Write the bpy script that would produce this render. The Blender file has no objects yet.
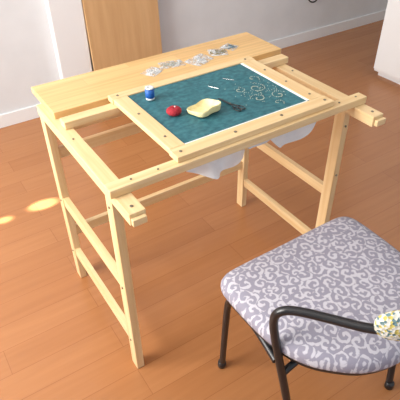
import bpy, bmesh, math, random
from mathutils import Vector, Matrix
random.seed(4)
S=bpy.context.scene
S.view_settings.view_transform='Standard'
COL=S.collection

# ---------------- materials ----------------
def mat(name, color=(.8,.8,.8), rough=.5, metal=0, spec=.5):
    m=bpy.data.materials.new(name); m.use_nodes=True
    b=m.node_tree.nodes['Principled BSDF']
    b.inputs['Base Color'].default_value=(*color,1); b.inputs['Roughness'].default_value=rough
    b.inputs['Metallic'].default_value=metal; b.inputs['Specular IOR Level'].default_value=spec
    return m
def N(m,t,**k):
    n=m.node_tree.nodes.new(t)
    for a,v in k.items(): setattr(n,a,v)
    return n
def L(m,a,b): m.node_tree.links.new(a,b)
def ramp(m,fac,stops):
    r=N(m,'ShaderNodeValToRGB'); e=r.color_ramp.elements
    while len(e)<len(stops): e.new(.5)
    for i,(p,c) in enumerate(stops): e[i].position=p; e[i].color=(*c,1)
    L(m,fac,r.inputs[0]); return r
def math_(m,op,a,b=None,clamp=False):
    n=N(m,'ShaderNodeMath',operation=op); n.use_clamp=clamp
    for i,v in enumerate((a,b)):
        if v is None: continue
        if isinstance(v,(int,float)): n.inputs[i].default_value=v
        else: L(m,v,n.inputs[i])
    return n.outputs[0]
def noisy(name,c1,c2,scale=(20,20,20),rough=.5,bump=0,detail=4,spec=.5,p=(.35,.65)):
    m=mat(name,c1,rough,spec=spec); b=m.node_tree.nodes['Principled BSDF']
    tc=N(m,'ShaderNodeTexCoord'); mp=N(m,'ShaderNodeMapping'); mp.inputs['Scale'].default_value=scale
    L(m,tc.outputs['Object'],mp.inputs[0]); n=N(m,'ShaderNodeTexNoise'); n.inputs['Scale'].default_value=1; n.inputs['Detail'].default_value=detail
    L(m,mp.outputs[0],n.inputs['Vector']); r=ramp(m,n.outputs['Fac'],[(p[0],c1),(p[1],c2)]); L(m,r.outputs[0],b.inputs['Base Color'])
    if bump:
        bp=N(m,'ShaderNodeBump'); bp.inputs['Strength'].default_value=bump; bp.inputs['Distance'].default_value=.004
        L(m,n.outputs['Fac'],bp.inputs['Height']); L(m,bp.outputs[0],b.inputs['Normal'])
    return m
PA,PB=(.86,.65,.37),(.77,.53,.26)
pine={'x':noisy('pine_x',PB,PA,(3,70,70),.42),'y':noisy('pine_y',PB,PA,(70,3,70),.42),'z':noisy('pine_z',PB,PA,(70,70,3),.42)}
def board_mat():
    m=mat('pine_board',(.8,.5,.2),.34); b=m.node_tree.nodes['Principled BSDF']
    tc=N(m,'ShaderNodeTexCoord'); br=N(m,'ShaderNodeTexBrick')
    L(m,tc.outputs['Object'],br.inputs['Vector'])
    br.inputs['Scale'].default_value=1; br.inputs['Brick Width'].default_value=.33; br.inputs['Row Height'].default_value=.05
    br.inputs['Mortar Size'].default_value=.0004; br.inputs['Color1'].default_value=(.82,.54,.24,1); br.inputs['Color2'].default_value=(.72,.44,.175,1); br.inputs['Mortar'].default_value=(.62,.36,.14,1)
    mp=N(m,'ShaderNodeMapping'); mp.inputs['Scale'].default_value=(4,90,90); L(m,tc.outputs['Object'],mp.inputs[0])
    n=N(m,'ShaderNodeTexNoise'); n.inputs['Scale'].default_value=1; L(m,mp.outputs[0],n.inputs['Vector'])
    r=ramp(m,n.outputs['Fac'],[(.3,(.86,.84,.80)),(.7,(1.06,1.06,1.06))])
    mx=N(m,'ShaderNodeMix',data_type='RGBA',blend_type='MULTIPLY'); mx.inputs[0].default_value=1
    L(m,br.outputs['Color'],mx.inputs[6]); L(m,r.outputs[0],mx.inputs[7]); L(m,mx.outputs[2],b.inputs['Base Color'])
    return m
M_board=board_mat()
def floor_mat():
    m=mat('wood_floor',(.5,.2,.07),.26,spec=.5); b=m.node_tree.nodes['Principled BSDF']
    tc=N(m,'ShaderNodeTexCoord'); br=N(m,'ShaderNodeTexBrick'); br.offset=.37
    L(m,tc.outputs['Object'],br.inputs['Vector'])
    br.inputs['Scale'].default_value=1; br.inputs['Brick Width'].default_value=.9; br.inputs['Row Height'].default_value=.10
    br.inputs['Mortar Size'].default_value=.0010; br.inputs['Mortar Smooth'].default_value=.6; br.inputs['Bias'].default_value=-.1
    br.inputs['Color1'].default_value=(.43,.183,.070,1); br.inputs['Color2'].default_value=(.39,.160,.058,1); br.inputs['Mortar'].default_value=(.27,.10,.036,1)
    mp=N(m,'ShaderNodeMapping'); mp.inputs['Scale'].default_value=(3,45,1); L(m,tc.outputs['Object'],mp.inputs[0])
    n=N(m,'ShaderNodeTexNoise'); n.inputs['Scale'].default_value=1; n.inputs['Detail'].default_value=5; L(m,mp.outputs[0],n.inputs['Vector'])
    r=ramp(m,n.outputs['Fac'],[(.3,(.93,.92,.90)),(.7,(1.04,1.04,1.04))])
    mx=N(m,'ShaderNodeMix',data_type='RGBA',blend_type='MULTIPLY'); mx.inputs[0].default_value=1
    L(m,br.outputs['Color'],mx.inputs[6]); L(m,r.outputs[0],mx.inputs[7]); L(m,mx.outputs[2],b.inputs['Base Color'])
    return m
M_floor=floor_mat()
M_wall=noisy('wall_paint',(.68,.70,.72),(.72,.74,.76),(6,6,6),.8,bump=.05)
M_trim=mat('trim_white',(.82,.83,.84),.45)
M_white=mat('white_laminate',(.85,.86,.87),.4)
M_panel=noisy('plywood_panel',(.56,.33,.15),(.63,.39,.19),(30,30,2.5),.5)
M_black=mat('black_metal',(.012,.012,.014),.3,spec=.6)
M_steel=mat('steel_screw',(.22,.18,.13),.4,metal=.5)
M_cloth=noisy('white_cloth',(.84,.84,.84),(.90,.90,.89),(30,30,30),.9)
def seat_mat():
    m=mat('damask_seat_fabric',(.5,.5,.6),.85,spec=.2); b=m.node_tree.nodes['Principled BSDF']
    tc=N(m,'ShaderNodeTexCoord')
    nz=N(m,'ShaderNodeTexNoise'); nz.inputs['Scale'].default_value=33; nz.inputs['Detail'].default_value=1; L(m,tc.outputs['Object'],nz.inputs['Vector'])
    sub=N(m,'ShaderNodeVectorMath',operation='SUBTRACT'); L(m,nz.outputs['Color'],sub.inputs[0]); sub.inputs[1].default_value=(.5,.5,.5)
    sc=N(m,'ShaderNodeVectorMath',operation='SCALE'); L(m,sub.outputs[0],sc.inputs[0]); sc.inputs['Scale'].default_value=.015
    ad=N(m,'ShaderNodeVectorMath',operation='ADD'); L(m,tc.outputs['Object'],ad.inputs[0]); L(m,sc.outputs[0],ad.inputs[1])
    vm=N(m,'ShaderNodeVectorMath',operation='MULTIPLY'); L(m,ad.outputs[0],vm.inputs[0]); vm.inputs[1].default_value=(1,1,0)
    vo=N(m,'ShaderNodeTexVoronoi',voronoi_dimensions='2D'); vo.inputs['Scale'].default_value=33; vo.inputs['Randomness'].default_value=.85
    L(m,vm.outputs[0],vo.inputs['Vector'])
    d=N(m,'ShaderNodeVectorMath',operation='SUBTRACT'); L(m,vm.outputs[0],d.inputs[0]); L(m,vo.outputs['Position'],d.inputs[1])
    sx=N(m,'ShaderNodeSeparateXYZ'); L(m,d.outputs[0],sx.inputs[0])
    ang=math_(m,'ARCTAN2',sx.outputs[1],sx.outputs[0])
    sepc=N(m,'ShaderNodeSeparateColor'); L(m,vo.outputs['Color'],sepc.inputs[0])
    sgn=math_(m,'SUBTRACT',math_(m,'MULTIPLY',math_(m,'GREATER_THAN',sepc.outputs[0],.5),2),1)
    a2=math_(m,'ADD',math_(m,'MULTIPLY',ang,sgn),math_(m,'MULTIPLY',sepc.outputs[1],6.28))
    ph=math_(m,'ADD',a2,math_(m,'MULTIPLY',vo.outputs['Distance'],11.5))
    s=math_(m,'SINE',ph)
    n2=N(m,'ShaderNodeTexNoise'); n2.inputs['Scale'].default_value=80; n2.inputs['Detail'].default_value=2; L(m,tc.outputs['Object'],n2.inputs['Vector'])
    s2=math_(m,'ADD',s,math_(m,'MULTIPLY',math_(m,'SUBTRACT',n2.outputs['Fac'],.5),4.2))
    r=ramp(m,s2,[(.0,(.30,.285,.35)),(.6,(.56,.545,.60))])
    L(m,r.outputs[0],b.inputs['Base Color'])
    return m
M_seat=seat_mat()
M_teal=noisy('teal_fabric',(.018,.105,.135),(.045,.185,.215),(60,80,60),.6,bump=.3,detail=6)

# ---------------- mesh helpers ----------------
def empty(name,loc=(0,0,0)):
    e=bpy.data.objects.new(name,None); e.location=loc; e.empty_display_size=.05; COL.objects.link(e)
    bpy.context.view_layer.update(); return e
def link(name,me,m,par=None,smooth=False):
    o=bpy.data.objects.new(name,me); COL.objects.link(o)
    if m: me.materials.append(m)
    if smooth:
        for p in me.polygons: p.use_smooth=True
    if par:
        o.parent=par; o.matrix_parent_inverse=Matrix.Translation(par.location).inverted()
    return o
def box(name,x0,x1,y0,y1,z0,z1,m,par=None,bev=.0018,rot=None):
    bm=bmesh.new(); bmesh.ops.create_cube(bm,size=1)
    c=Vector(((x0+x1)/2,(y0+y1)/2,(z0+z1)/2))
    for v in bm.verts: v.co=Vector((v.co.x*(x1-x0),v.co.y*(y1-y0),v.co.z*(z1-z0)))
    if bev: bmesh.ops.bevel(bm,geom=bm.edges[:],offset=bev,segments=2,profile=.5,affect='EDGES')
    if rot: bmesh.ops.rotate(bm,verts=bm.verts,cent=(0,0,0),matrix=Matrix.Rotation(rot[0],3,rot[1]))
    for v in bm.verts: v.co+=c
    me=bpy.data.meshes.new(name); bm.to_mesh(me); bm.free()
    return link(name,me,m,par)
def tube(name,pts,r,m,par=None,nurbs=False,cyc=False):
    cu=bpy.data.curves.new(name,'CURVE'); cu.dimensions='3D'; cu.bevel_depth=r; cu.bevel_resolution=4; cu.use_fill_caps=True
    sp=cu.splines.new('NURBS' if nurbs else 'POLY'); sp.points.add(len(pts)-1)
    for p,q in zip(sp.points,pts): p.co=(*q,1)
    sp.use_cyclic_u=cyc
    if nurbs: sp.order_u=3; sp.use_endpoint_u=True; sp.resolution_u=10
    t=bpy.data.objects.new('tmp',cu); COL.objects.link(t); dg=bpy.context.evaluated_depsgraph_get()
    me=bpy.data.meshes.new_from_object(t.evaluated_get(dg)); bpy.data.objects.remove(t); bpy.data.curves.remove(cu)
    me.name=name; me.materials.clear()
    return link(name,me,m,par,True)
def lathe(name,prof,c,m,par=None,n=28,axis='Z',sx=1,sy=1,wob=0):
    bm=bmesh.new(); rings=[]
    for r,z in prof:
        rings.append([bm.verts.new((c[0]+sx*r*math.cos(2*math.pi*i/n)*(1+wob*math.sin(3*2*math.pi*i/n)),c[1]+sy*r*math.sin(2*math.pi*i/n)*(1+wob*math.cos(2*2*math.pi*i/n)),c[2]+z)) for i in range(n)])
    for a,b in zip(rings,rings[1:]):
        for i in range(n): bm.faces.new((a[i],a[(i+1)%n],b[(i+1)%n],b[i]))
    bm.faces.new(rings[0][::-1]); bm.faces.new(rings[-1])
    me=bpy.data.meshes.new(name); bm.to_mesh(me); bm.free(); return link(name,me,m,par,True)
def screw(name,x,y,z,par,r=.0032,m=None):
    return lathe(name,[(r,0),(r,.0012),(r*.75,.002),(r*.3,.0014),(0.0002,.0008)],(x,y,z),m or M_steel,par,14)
def hscrew(name,x,y,z,par,axis='x',r=.0035):
    o=lathe(name,[(r,0),(r,.002),(r*.6,.003),(.0002,.0022)],(0,0,0),M_steel,None,14)
    R=Matrix.Rotation(-math.pi/2,4,'Y') if axis=='x' else Matrix.Rotation(math.pi/2,4,'X')
    o.data.transform(Matrix.Translation((x,y,z))@R); o.parent=par; o.matrix_parent_inverse=Matrix.Translation(par.location).inverted()
def grid(name,f,nu,nv,m,par=None,thick=0):
    bm=bmesh.new(); V=[[bm.verts.new(f(i/nu,j/nv)) for j in range(nv+1)] for i in range(nu+1)]
    for i in range(nu):
        for j in range(nv): bm.faces.new((V[i][j],V[i+1][j],V[i+1][j+1],V[i][j+1]))
    me=bpy.data.meshes.new(name); bm.to_mesh(me); bm.free(); o=link(name,me,m,par,True)
    if thick:
        s=o.modifiers.new('s','SOLIDIFY'); s.thickness=thick
    return o

# ---------------- room ----------------
YW=1.77; XL=-1.7; XRW=3.4; YF=-2.2
box('floor',XL-.1,XRW+.1,YF,YW+.1,-.05,0,M_floor,bev=0)
box('wall_back',XL-.1,XRW+.1,YW,YW+.1,0,2.4,M_wall,bev=0)
box('wall_right',XRW,XRW+.1,YF,YW,0,2.4,M_wall,bev=0)
wl=empty('wall_left',(XL,0,0))
box('below_window',XL-.1,XL,YF,YW,0,.75,M_wall,wl,0); box('above_window',XL-.1,XL,YF,YW,2.15,2.4,M_wall,wl,0)
box('near_side',XL-.1,XL,YF,-.4,.75,2.15,M_wall,wl,0); box('far_side',XL-.1,XL,1.5,YW,.75,2.15,M_wall,wl,0)
wi=empty('window_1',(XL,.55,.75))
for n,a in (('sill',(XL-.09,XL+.03,-.42,1.52,.73,.76)),('head',(XL-.08,XL-.02,-.4,1.5,2.11,2.15)),('jamb_1',(XL-.08,XL-.02,-.4,-.36,.75,2.15)),('jamb_2',(XL-.08,XL-.02,1.46,1.5,.75,2.15)),('mullion',(XL-.08,XL-.02,.53,.57,.75,2.15))):
    box(n,*a,M_trim,wi)
box('baseboard_back',XL,XRW,YW-.012,YW,0,.075,M_trim)
box('baseboard_left',XL,XL+.012,YF,YW,0,.075,M_trim)
box('trim_1',.445,.622,YW-.06,YW,0,2.4,M_trim,bev=.004)
box('ceiling',XL-.1,XRW+.1,YF,YW+.1,2.4,2.45,M_wall,bev=0)
pn=box('wooden_panel',.625,1.063,-.009,.009,0,1.3,M_panel,bev=.002)
pn.rotation_euler=(-math.radians(3.2),0,0); pn.location=(0,1.68,.002)
cb=empty('white_cabinet',(2.6,.6,0))
box('body',2.275,2.9,.0,1.08,.03,1.9,M_white,cb,.004); box('plinth',2.30,2.88,.02,1.06,0,.03,M_trim,cb,0)
box('door_left',2.26,2.275,.545,1.075,.05,1.88,M_white,cb,.003); box('door_right',2.26,2.275,.005,.535,.05,1.88,M_white,cb,.003)
tube('handle',[(2.26,.58,.9),(2.235,.58,.9),(2.235,.58,1.05),(2.26,.58,1.05)],.005,M_steel,cb)
tube('power_cord',[(2.22,1.73,.62),(2.22,1.73,.42),(2.26,1.73,.31),(2.34,1.735,.28),(2.40,1.74,.36),(2.38,1.74,.55),(2.36,1.745,.8)],.005,M_black,None,True)

# ---------------- embroidery table ----------------
tb=empty('embroidery_table',(.385,.25,0))
LX,LY=.024,.038
for nm,x,y,h in (('leg_1',.0012,0,.6675),('leg_2',.0012,.46,.6675),('leg_3',.7512,0,.6675),('leg_4',.7512,.462,.6675)):
    box(nm,x,x+LX,y,y+LY,0,h,pine['z'],tb)
for i,x in enumerate((.004,.754)):
    for j,z in enumerate((.115,.345)):
        box(f'side_stretcher_{i}{j}',x,x+.018,.038,.460,z,z+.034,pine['y'],tb,.001)
    xa=0.0 if i==0 else .750
    box(f'top_rail_{i}',xa,xa+.040,-.100,.505,.668,.6995,pine['y'],tb)
box('back_stretcher_low',.0255,.751,.472,.490,.20,.236,pine['x'],tb)
box('back_stretcher_high',.0255,.751,.472,.490,.52,.556,pine['x'],tb)
box('under_rail',.0405,.7495,.36,.378,.665,.698,pine['x'],tb)
box('table_board',.015,.832,.387,.587,.70,.72,M_board,tb,.002)
for z in (.36,.13,.64): hscrew('bolt',.0012,.019,z,tb)
for z in (.36,.13): hscrew('bolt',.0012,.479,z,tb)
for z in (.44,.62): hscrew('bolt',.763,0,z,tb,'y')
for i,xa in enumerate((-.002,.752)):
    box(f'rail_end_block_{i}',xa+.004,xa+.038,-.112,-.1005,.672,.690,pine['x'],tb)
    screw(f'rail_screw_{i}',xa+.02,-.075,.6995,tb,.0042)
    screw(f'rail_screw_b{i}',xa+.02,.26,.6995,tb,.0032)

# ---------------- embroidery (scroll) frame ----------------
fr=empty('embroidery_frame',(.42,.16,.70))
box('near_bar',-.010,.794,-.031,.002,.700,.722,pine['x'],fr)
box('far_bar',.018,.80,.314,.350,.700,.7215,pine['x'],fr)
Z0,Z1=.722,.738
box('lath_near',.170,.674,-.020,.022,Z0,Z1,pine['x'],fr)
box('lath_far',.170,.674,.336,.368,Z0,Z1,pine['x'],fr)
box('lath_left',.173,.216,.0225,.3355,Z0,Z1,pine['y'],fr)
box('lath_right',.622,.670,.0225,.3355,Z0,Z1,pine['y'],fr)
def fab(u,v):
    x=.214+.410*u; y=.020+.318*v
    return (x,y,.7345+.0012*math.sin(13*u+4*v)*math.sin(9*v)*1.0)
grid('stretched_fabric_backing',lambda u,v:(.205+.426*u,.012+.332*v,.732),4,4,M_cloth,fr)
grid('stretched_fabric',fab,40,30,M_teal,fr)
for k,(x,y) in enumerate([(.193,.08),(.193,.22),(.193,.35),(.645,.05),(.645,.15),(.645,.25),(.645,.35),(.19,0),(.655,0),(.35,0),(.50,0)]):
    screw(f'screw_{k}',x,y,Z1,fr,.0036 if k<7 else .0042)
for k,x in enumerate((.05,.12,.70,.765)):
    screw(f'bar_screw_{k}',x,-.014,.722,fr,.0030)
box('fabric_edge_right',.614,.6215,.026,.333,.7355,.7375,M_cloth,fr,.0005)
box('fabric_edge_near',.2165,.613,.0225,.026,.7355,.7375,M_cloth,fr,.0005)
def drape(x0,x1,y,zt,zb,a,ph):
    def f(u,v):
        x=x0+(x1-x0)*u+.010*v*math.sin(5*u+ph)
        e=math.sin(math.pi*min(max(u,0),1))
        e=max(e,0)**.5
        zz=zt+(zb-zt)*(.25+.75*e)+.012*math.sin(5*u+ph)
        return (x,y+a*v*math.sin(11*u+ph)+.03*v*(1-v),zt+(zz-zt)*v)
    return f
grid('hanging_cloth_1',drape(.20,.385,.006,.718,.612,.016,0),40,12,M_cloth,fr)
grid('hanging_cloth_2',drape(.45,.655,.012,.718,.632,.012,2),40,12,M_cloth,fr)
grid('hanging_cloth_3',drape(.34,.50,.015,.718,.660,.008,1),30,10,M_cloth,fr)

ZF=.7360
bm=bmesh.new()
def bead(x,y,r=.0016):
    bmesh.ops.create_icosphere(bm,subdivisions=1,radius=r,matrix=Matrix.Translation((x,y,ZF)))
def spiral(cx,cy,r0,r1,a0,a1,n):
    for i in range(n):
        t=i/(n-1); a=a0+(a1-a0)*t; r=r0+(r1-r0)*t; bead(cx+r*math.cos(a),cy+r*math.sin(a),random.uniform(.0011,.0019))
spiral(.55,.17,.006,.030,0,7.5,28); spiral(.515,.115,.005,.024,2,9,24); spiral(.575,.10,.005,.024,1,-6,24)
spiral(.50,.185,.004,.018,1,7,15); spiral(.58,.225,.004,.02,4,-1,14); spiral(.545,.065,.004,.016,4,-1,12)
for i in range(26): bead(.49+.11*i/25,.145+.02*math.sin(i*.5),.0013)
for i in range(50): bead(min(.545+random.gauss(0,.03),.60),.15+random.gauss(0,.04),.0012)
me=bpy.data.meshes.new('bead_motif'); bm.to_mesh(me); bm.free()
link('bead_motif',me,mat('beads',(.42,.46,.38),.3),fr,True)

# ---------------- small things ----------------
sp=empty('thread_spool',(.262,.283,ZF))
lathe('spool_core',[(.012,0),(.0125,.003),(.009,.0045),(.009,.031),(.0125,.0325),(.012,.0355),(.004,.0355),(.004,.034)],(.262,.283,ZF),mat('spool_plastic',(.8,.85,.85),.3),sp)
lathe('blue_thread',[(.009,.0048),(.0128,.006),(.0130,.018),(.0128,.0295),(.009,.0308)],(.262,.283,ZF),noisy('blue_thread',(.01,.07,.35),(.02,.16,.55),(8,8,900),.5),sp)
pc=empty('red_pincushion',(.272,.168,ZF))
lathe('cushion',[(.008,0),(.016,.002),(.0205,.008),(.020,.014),(.014,.019),(.006,.0205),(.002,.019)],(.272,.168,ZF),noisy('red_wool',(.28,.008,.02),(.45,.02,.035),(200,200,200),.8,bump=.5),pc,wob=.03)
lathe('pin_head',[(.001,0),(.0022,.002),(.001,.004)],(.276,.170,ZF+.0185),mat('pearl',(.8,.75,.7),.2),pc,10)
fp=empty('yellow_felt_pouch',(.345,.135,ZF))
M_yel=noisy('yellow_felt',(.82,.71,.34),(.88,.78,.44),(90,90,90),.75,bump=.2)
def pouch(u,v):
    a=2*math.pi*u
    rr=(.042+.005*math.cos(4*a+2.2)+.003*math.cos(2*a))
    prof=[(.05,.0025),(.55,.0035),(.80,.007),(.97,.016),(1.0,.0185),(1.03,.016),(.98,.004),(.6,.0),(.05,.0)]
    k=v*(len(prof)-1); i=min(int(k),len(prof)-2); t=k-i
    s=prof[i][0]*(1-t)+prof[i+1][0]*t; z=prof[i][1]*(1-t)+prof[i+1][1]*t
    z*=(1+.35*math.sin(a+2.4))
    return (.345+rr*s*math.cos(a)*.95,.135+rr*s*math.sin(a)*.85,ZF+max(z,0))
grid('pouch_body',pouch,48,32,M_yel,fp)
sc=empty('scissors',(.425,.12,ZF))
def blade(name,ang,side):
    bm=bmesh.new(); pts=[(0,-.002),(.040,-.0012),(.047,.001),(.0,.004),(-.006,.002)]
    lo=[bm.verts.new((x,y*side,0)) for x,y in pts]; hi=[bm.verts.new((x,y*side,.0016)) for x,y in pts]
    bm.faces.new(lo); bm.faces.new(hi)
    for i in range(5): bm.faces.new((lo[i],lo[(i+1)%5],hi[(i+1)%5],hi[i]))
    bmesh.ops.recalc_face_normals(bm,faces=bm.faces)
    me=bpy.data.meshes.new(name); bm.to_mesh(me); bm.free()
    me.transform(Matrix.Translation((.426,.128,ZF+.0015+.0012*side))@Matrix.Rotation(ang,4,'Z')); link(name,me,mat('blade_steel',(.10,.10,.11),.3,.8),sc)
A=math.radians(98); PV=Vector((.426,.128))
blade('blade_1',A+.06,1); blade('blade_2',A-.06,-1)
for i,s in enumerate((1,-1)):
    c=PV+Vector((math.cos(A),math.sin(A)))*-.036+Vector((-math.sin(A),math.cos(A)))*.008*s
    ring=[(c.x+.0125*math.cos(t)*math.cos(A)-.006*math.sin(t)*math.sin(A),c.y+.0125*math.cos(t)*math.sin(A)+.006*math.sin(t)*math.cos(A),ZF+.003) for t in [2*math.pi*k/24 for k in range(24)]]
    tube(f'handle_{i}',ring,.0014,M_black,sc,cyc=True)
    tube(f'shank_{i}',[(PV.x,PV.y,ZF+.0028),(c.x+.012*math.cos(A),c.y+.012*math.sin(A),ZF+.003)],.0016,M_black,sc)
screw('pivot',PV.x,PV.y,ZF+.003,sc,.003)
# packets on the board
def plastic():
    m=mat('packet_plastic',(.74,.76,.77),.16); b=m.node_tree.nodes['Principled BSDF']; b.inputs['Alpha'].default_value=.30
    tc=N(m,'ShaderNodeTexCoord'); n=N(m,'ShaderNodeTexNoise'); n.inputs['Scale'].default_value=60; L(m,tc.outputs['Object'],n.inputs['Vector'])
    r=ramp(m,n.outputs['Fac'],[(.42,(.12,.12,.12)),(.62,(.75,.75,.75))]); L(m,r.outputs[0],b.inputs['Alpha'])
    bp=N(m,'ShaderNodeBump'); bp.inputs['Strength'].default_value=.7; bp.inputs['Distance'].default_value=.004; L(m,n.outputs['Fac'],bp.inputs['Height']); L(m,bp.outputs[0],b.inputs['Normal'])
    return m
M_pl=plastic()
def packet(name,cx,cy,w,d,rot,beadcol,nb=110):
    e=empty(name,(cx,cy,.72)); rnd=random.Random(cx)
    ph=rnd.random()*6
    def pos(x,y,z): return (cx+x*math.cos(rot)-y*math.sin(rot),cy+x*math.sin(rot)+y*math.cos(rot),z)
    def f(u,v,top=1):
        h=(math.sin(math.pi*u)*math.sin(math.pi*v))**.5*.0035*(1+.5*math.sin(8*u+ph)*math.sin(6*v+ph)) if 0<u<1 and 0<v<1 else 0
        a,b=(u-.5)*2,(v-.5)*2
        x=a*(1-.04*b*b+.06*b*math.sin(ph)); y=b*(1-.05*a*a+.08*a*math.cos(ph))
        return pos(x*w/2,y*d/2,.7208+top*h)
    grid('plastic_bag',lambda u,v:f(u,v),20,16,M_pl,e)
    grid('bag_back',lambda u,v:f(u,v,0),8,8,M_pl,e)
    bm=bmesh.new()
    for k in range(nb):
        x=min(max(rnd.gauss(0,.18),-.40),.40)*w; y=min(max(rnd.gauss(-.05,.16),-.38),.38)*d
        bmesh.ops.create_icosphere(bm,subdivisions=1,radius=.0016,matrix=Matrix.Translation(pos(x,y,.7226)))
    me=bpy.data.meshes.new('beads'); bm.to_mesh(me); bm.free(); link('beads_inside',me,mat('b',beadcol,.3),e,True)
packet('bead_packet',.372,.472,.066,.052,.5,(.70,.70,.68))
packet('bead_packet',.450,.488,.084,.055,-.2,(.40,.42,.36))
packet('bead_packet',.545,.465,.090,.066,.35,(.66,.68,.70))
packet('bead_packet',.632,.485,.066,.062,-.35,(.20,.17,.06),150)
packet('bead_packet',.692,.500,.050,.055,.4,(.08,.17,.22))
tube('sewing_needle',[(.505,.275,ZF+.0012),(.525,.245,ZF+.0012)],.0009,mat('needle',(.6,.6,.6),.2,1))
tube('sewing_needle',[(.44,.255,ZF+.0012),(.455,.225,ZF+.0012)],.0009,mat('needle2',(.6,.6,.6),.2,1))

# ---------------- chair ----------------
ch=empty('upholstered_chair',(.42,-.36,0))
half=[(.42,-.150),(.52,-.149),(.60,-.150),(.632,-.156),(.648,-.172),(.654,-.20),(.655,-.26),(.652,-.34),(.640,-.40),(.615,-.455),(.575,-.50),(.53,-.535),(.475,-.556),(.42,-.562)]
out=half+[(.84-x,y) for x,y in half[-2:0:-1]]
def cat(P,n=4):
    r=[];k=len(P)
    for i in range(k):
        a,b,c,d=[Vector(P[(i+j)%k]) for j in(-1,0,1,2)]
        for s in range(n):
            t=s/n; r.append(.5*((2*b)+(c-a)*t+(2*a-5*b+4*c-d)*t*t+(3*b-a-3*c+d)*t**3))
    return r
O=cat(out); cc=Vector((.42,-.345))
def rings(name,prof,m):
    bm=bmesh.new(); R=[]
    for s,z in prof: R.append([bm.verts.new((*(cc+(p-cc)*s),z)) for p in O])
    n=len(O)
    for a,b in zip(R,R[1:]):
        for i in range(n): bm.faces.new((a[i],a[(i+1)%n],b[(i+1)%n],b[i]))
    bm.faces.new(R[0]); bm.faces.new(R[-1][::-1]); bmesh.ops.recalc_face_normals(bm,faces=bm.faces)
    me=bpy.data.meshes.new(name); bm.to_mesh(me); bm.free(); return link(name,me,m,ch,True)
rings('seat_cushion',[(.97,.405),(.998,.410),(1.004,.418),(1.002,.429),(.985,.440),(.94,.447),(.85,.452),(.6,.457),(.3,.459),(.02,.459)],M_seat)
rings('seat_base',[(.9,.386),(.965,.391),(.965,.404)],M_black)
R_=.0100
for i,(mx) in enumerate((lambda x:x, lambda x:.84-x)):
    tube(f'side_tube_{i}',[(mx(.235),-.468,0.006),(mx(.215),-.430,.22),(mx(.188),-.388,.44),(mx(.181),-.376,.520),(mx(.187),-.386,.552),(mx(.210),-.409,.562),(mx(.255),-.480,.572),(mx(.29),-.545,.586),(mx(.34),-.585,.600),(mx(.42),-.60,.607)],R_,M_black,ch,True)
    tube(f'front_leg_{i}',[(mx(.228),-.135,.006),(mx(.220),-.160,.30),(mx(.217),-.175,.365),(mx(.214),-.22,.380),(mx(.21),-.30,.380),(mx(.194),-.39,.374)],R_*.95,M_black,ch,True)
    for k,(x,y) in enumerate(((.235,-.470),(.228,-.134))):
        lathe(f'foot_{i}{k}',[(.013,0),(.0135,.01),(.0125,.022),(.010,.024)],(mx(x),y,0),M_black,ch)
tube('under_bar_front',[(.214,-.19,.374),(.626,-.19,.374)],.009,M_black,ch)
tube('under_bar_back',[(.200,-.405,.33),(.26,-.41,.376),(.58,-.41,.376),(.640,-.405,.33)],.009,M_black,ch,True)
def knit():
    m=mat('knit_cover',(.8,.8,.6),.9,spec=.1); b=m.node_tree.nodes['Principled BSDF']
    tc=N(m,'ShaderNodeTexCoord'); v=N(m,'ShaderNodeTexVoronoi'); v.inputs['Scale'].default_value=170; L(m,tc.outputs['Object'],v.inputs['Vector'])
    sp=N(m,'ShaderNodeSeparateColor'); L(m,v.outputs['Color'],sp.inputs[0])
    r=ramp(m,sp.outputs[0],[(0,(.70,.69,.60)),(.30,(.60,.50,.15)),(.55,(.74,.74,.68)),(.84,(.16,.26,.28))]); r.color_ramp.interpolation='CONSTANT'
    L(m,r.outputs[0],b.inputs['Base Color'])
    bp=N(m,'ShaderNodeBump'); bp.inputs['Strength'].default_value=.8; bp.inputs['Distance'].default_value=.003; L(m,v.outputs['Distance'],bp.inputs['Height']); L(m,bp.outputs[0],b.inputs['Normal']); return m
M_knit=knit()
def backpad(u,v):
    t=(u-.5)*2; x=.42+.142*t; y=-.600+.052*t*t
    a=2*math.pi*v; e=max(0,(1-t**10))**.5
    e=.02+.98*e
    return (x,y+.023*math.cos(a)*e,.612+.040*math.sin(a)*e)
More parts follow.
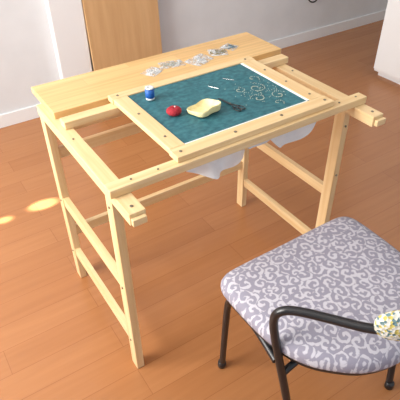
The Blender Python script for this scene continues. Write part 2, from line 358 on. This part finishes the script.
grid('backrest_cover',backpad,48,20,M_knit,ch)

# ---------------- lights ----------------
w=bpy.data.worlds.new('World'); S.world=w; w.use_nodes=True
bg=w.node_tree.nodes['Background']; bg.inputs[0].default_value=(.80,.88,1,1); bg.inputs[1].default_value=.75
def area(name,loc,tgt,sx,sy,e,col):
    l=bpy.data.lights.new(name,'AREA'); l.shape='RECTANGLE'; l.size=sx; l.size_y=sy; l.energy=e; l.color=col
    o=bpy.data.objects.new(name,l); COL.objects.link(o); o.location=loc
    o.rotation_euler=(Vector(tgt)-Vector(loc)).to_track_quat('-Z','Y').to_euler(); return o
area('window_daylight',(XL-.15,.55,1.45),(1.2,.55,.6),1.4,1.85,122,(1,.965,.91))
area('ceiling_bounce',(.6,-.4,2.35),(.6,-.2,0),2.5,2.5,10,(1,.96,.9))
def spot(name,loc,tgt,e,ang):
    l=bpy.data.lights.new(name,'SPOT'); l.energy=e; l.spot_size=math.radians(ang); l.spot_blend=.5; l.shadow_soft_size=.01; l.color=(1,.95,.88)
    o=bpy.data.objects.new(name,l); COL.objects.link(o); o.location=loc
    o.rotation_euler=(Vector(tgt)-Vector(loc)).to_track_quat('-Z','Y').to_euler()
spot('sun_gap_light',(-1.65,1.1,1.0),(.03,.97,0),2000,2.2)
spot('sun_gap_light',(-1.65,1.1,1.0),(-.145,.96,0),1500,1.4)

# ---------------- camera ----------------
f,th,ro=495.6,.669,-.017; ps=-.566
R0=Matrix.Rotation(ps,3,'Z')
F=R0@Vector((0,math.cos(th),-math.sin(th))); U=R0@Vector((0,math.sin(th),math.cos(th))); X=R0@Vector((1,0,0))
Rv=X*math.cos(ro)+U*math.sin(ro); Uv=-X*math.sin(ro)+U*math.cos(ro)
cd=bpy.data.cameras.new('Camera'); cd.sensor_width=36; cd.lens=36*f/400; cd.clip_start=.02
co=bpy.data.objects.new('Camera',cd); COL.objects.link(co)
Mx=Matrix((Rv,Uv,-F)).transposed().to_4x4(); Mx.translation=(-.3045,-.860,1.374)
co.matrix_world=Mx; S.camera=co
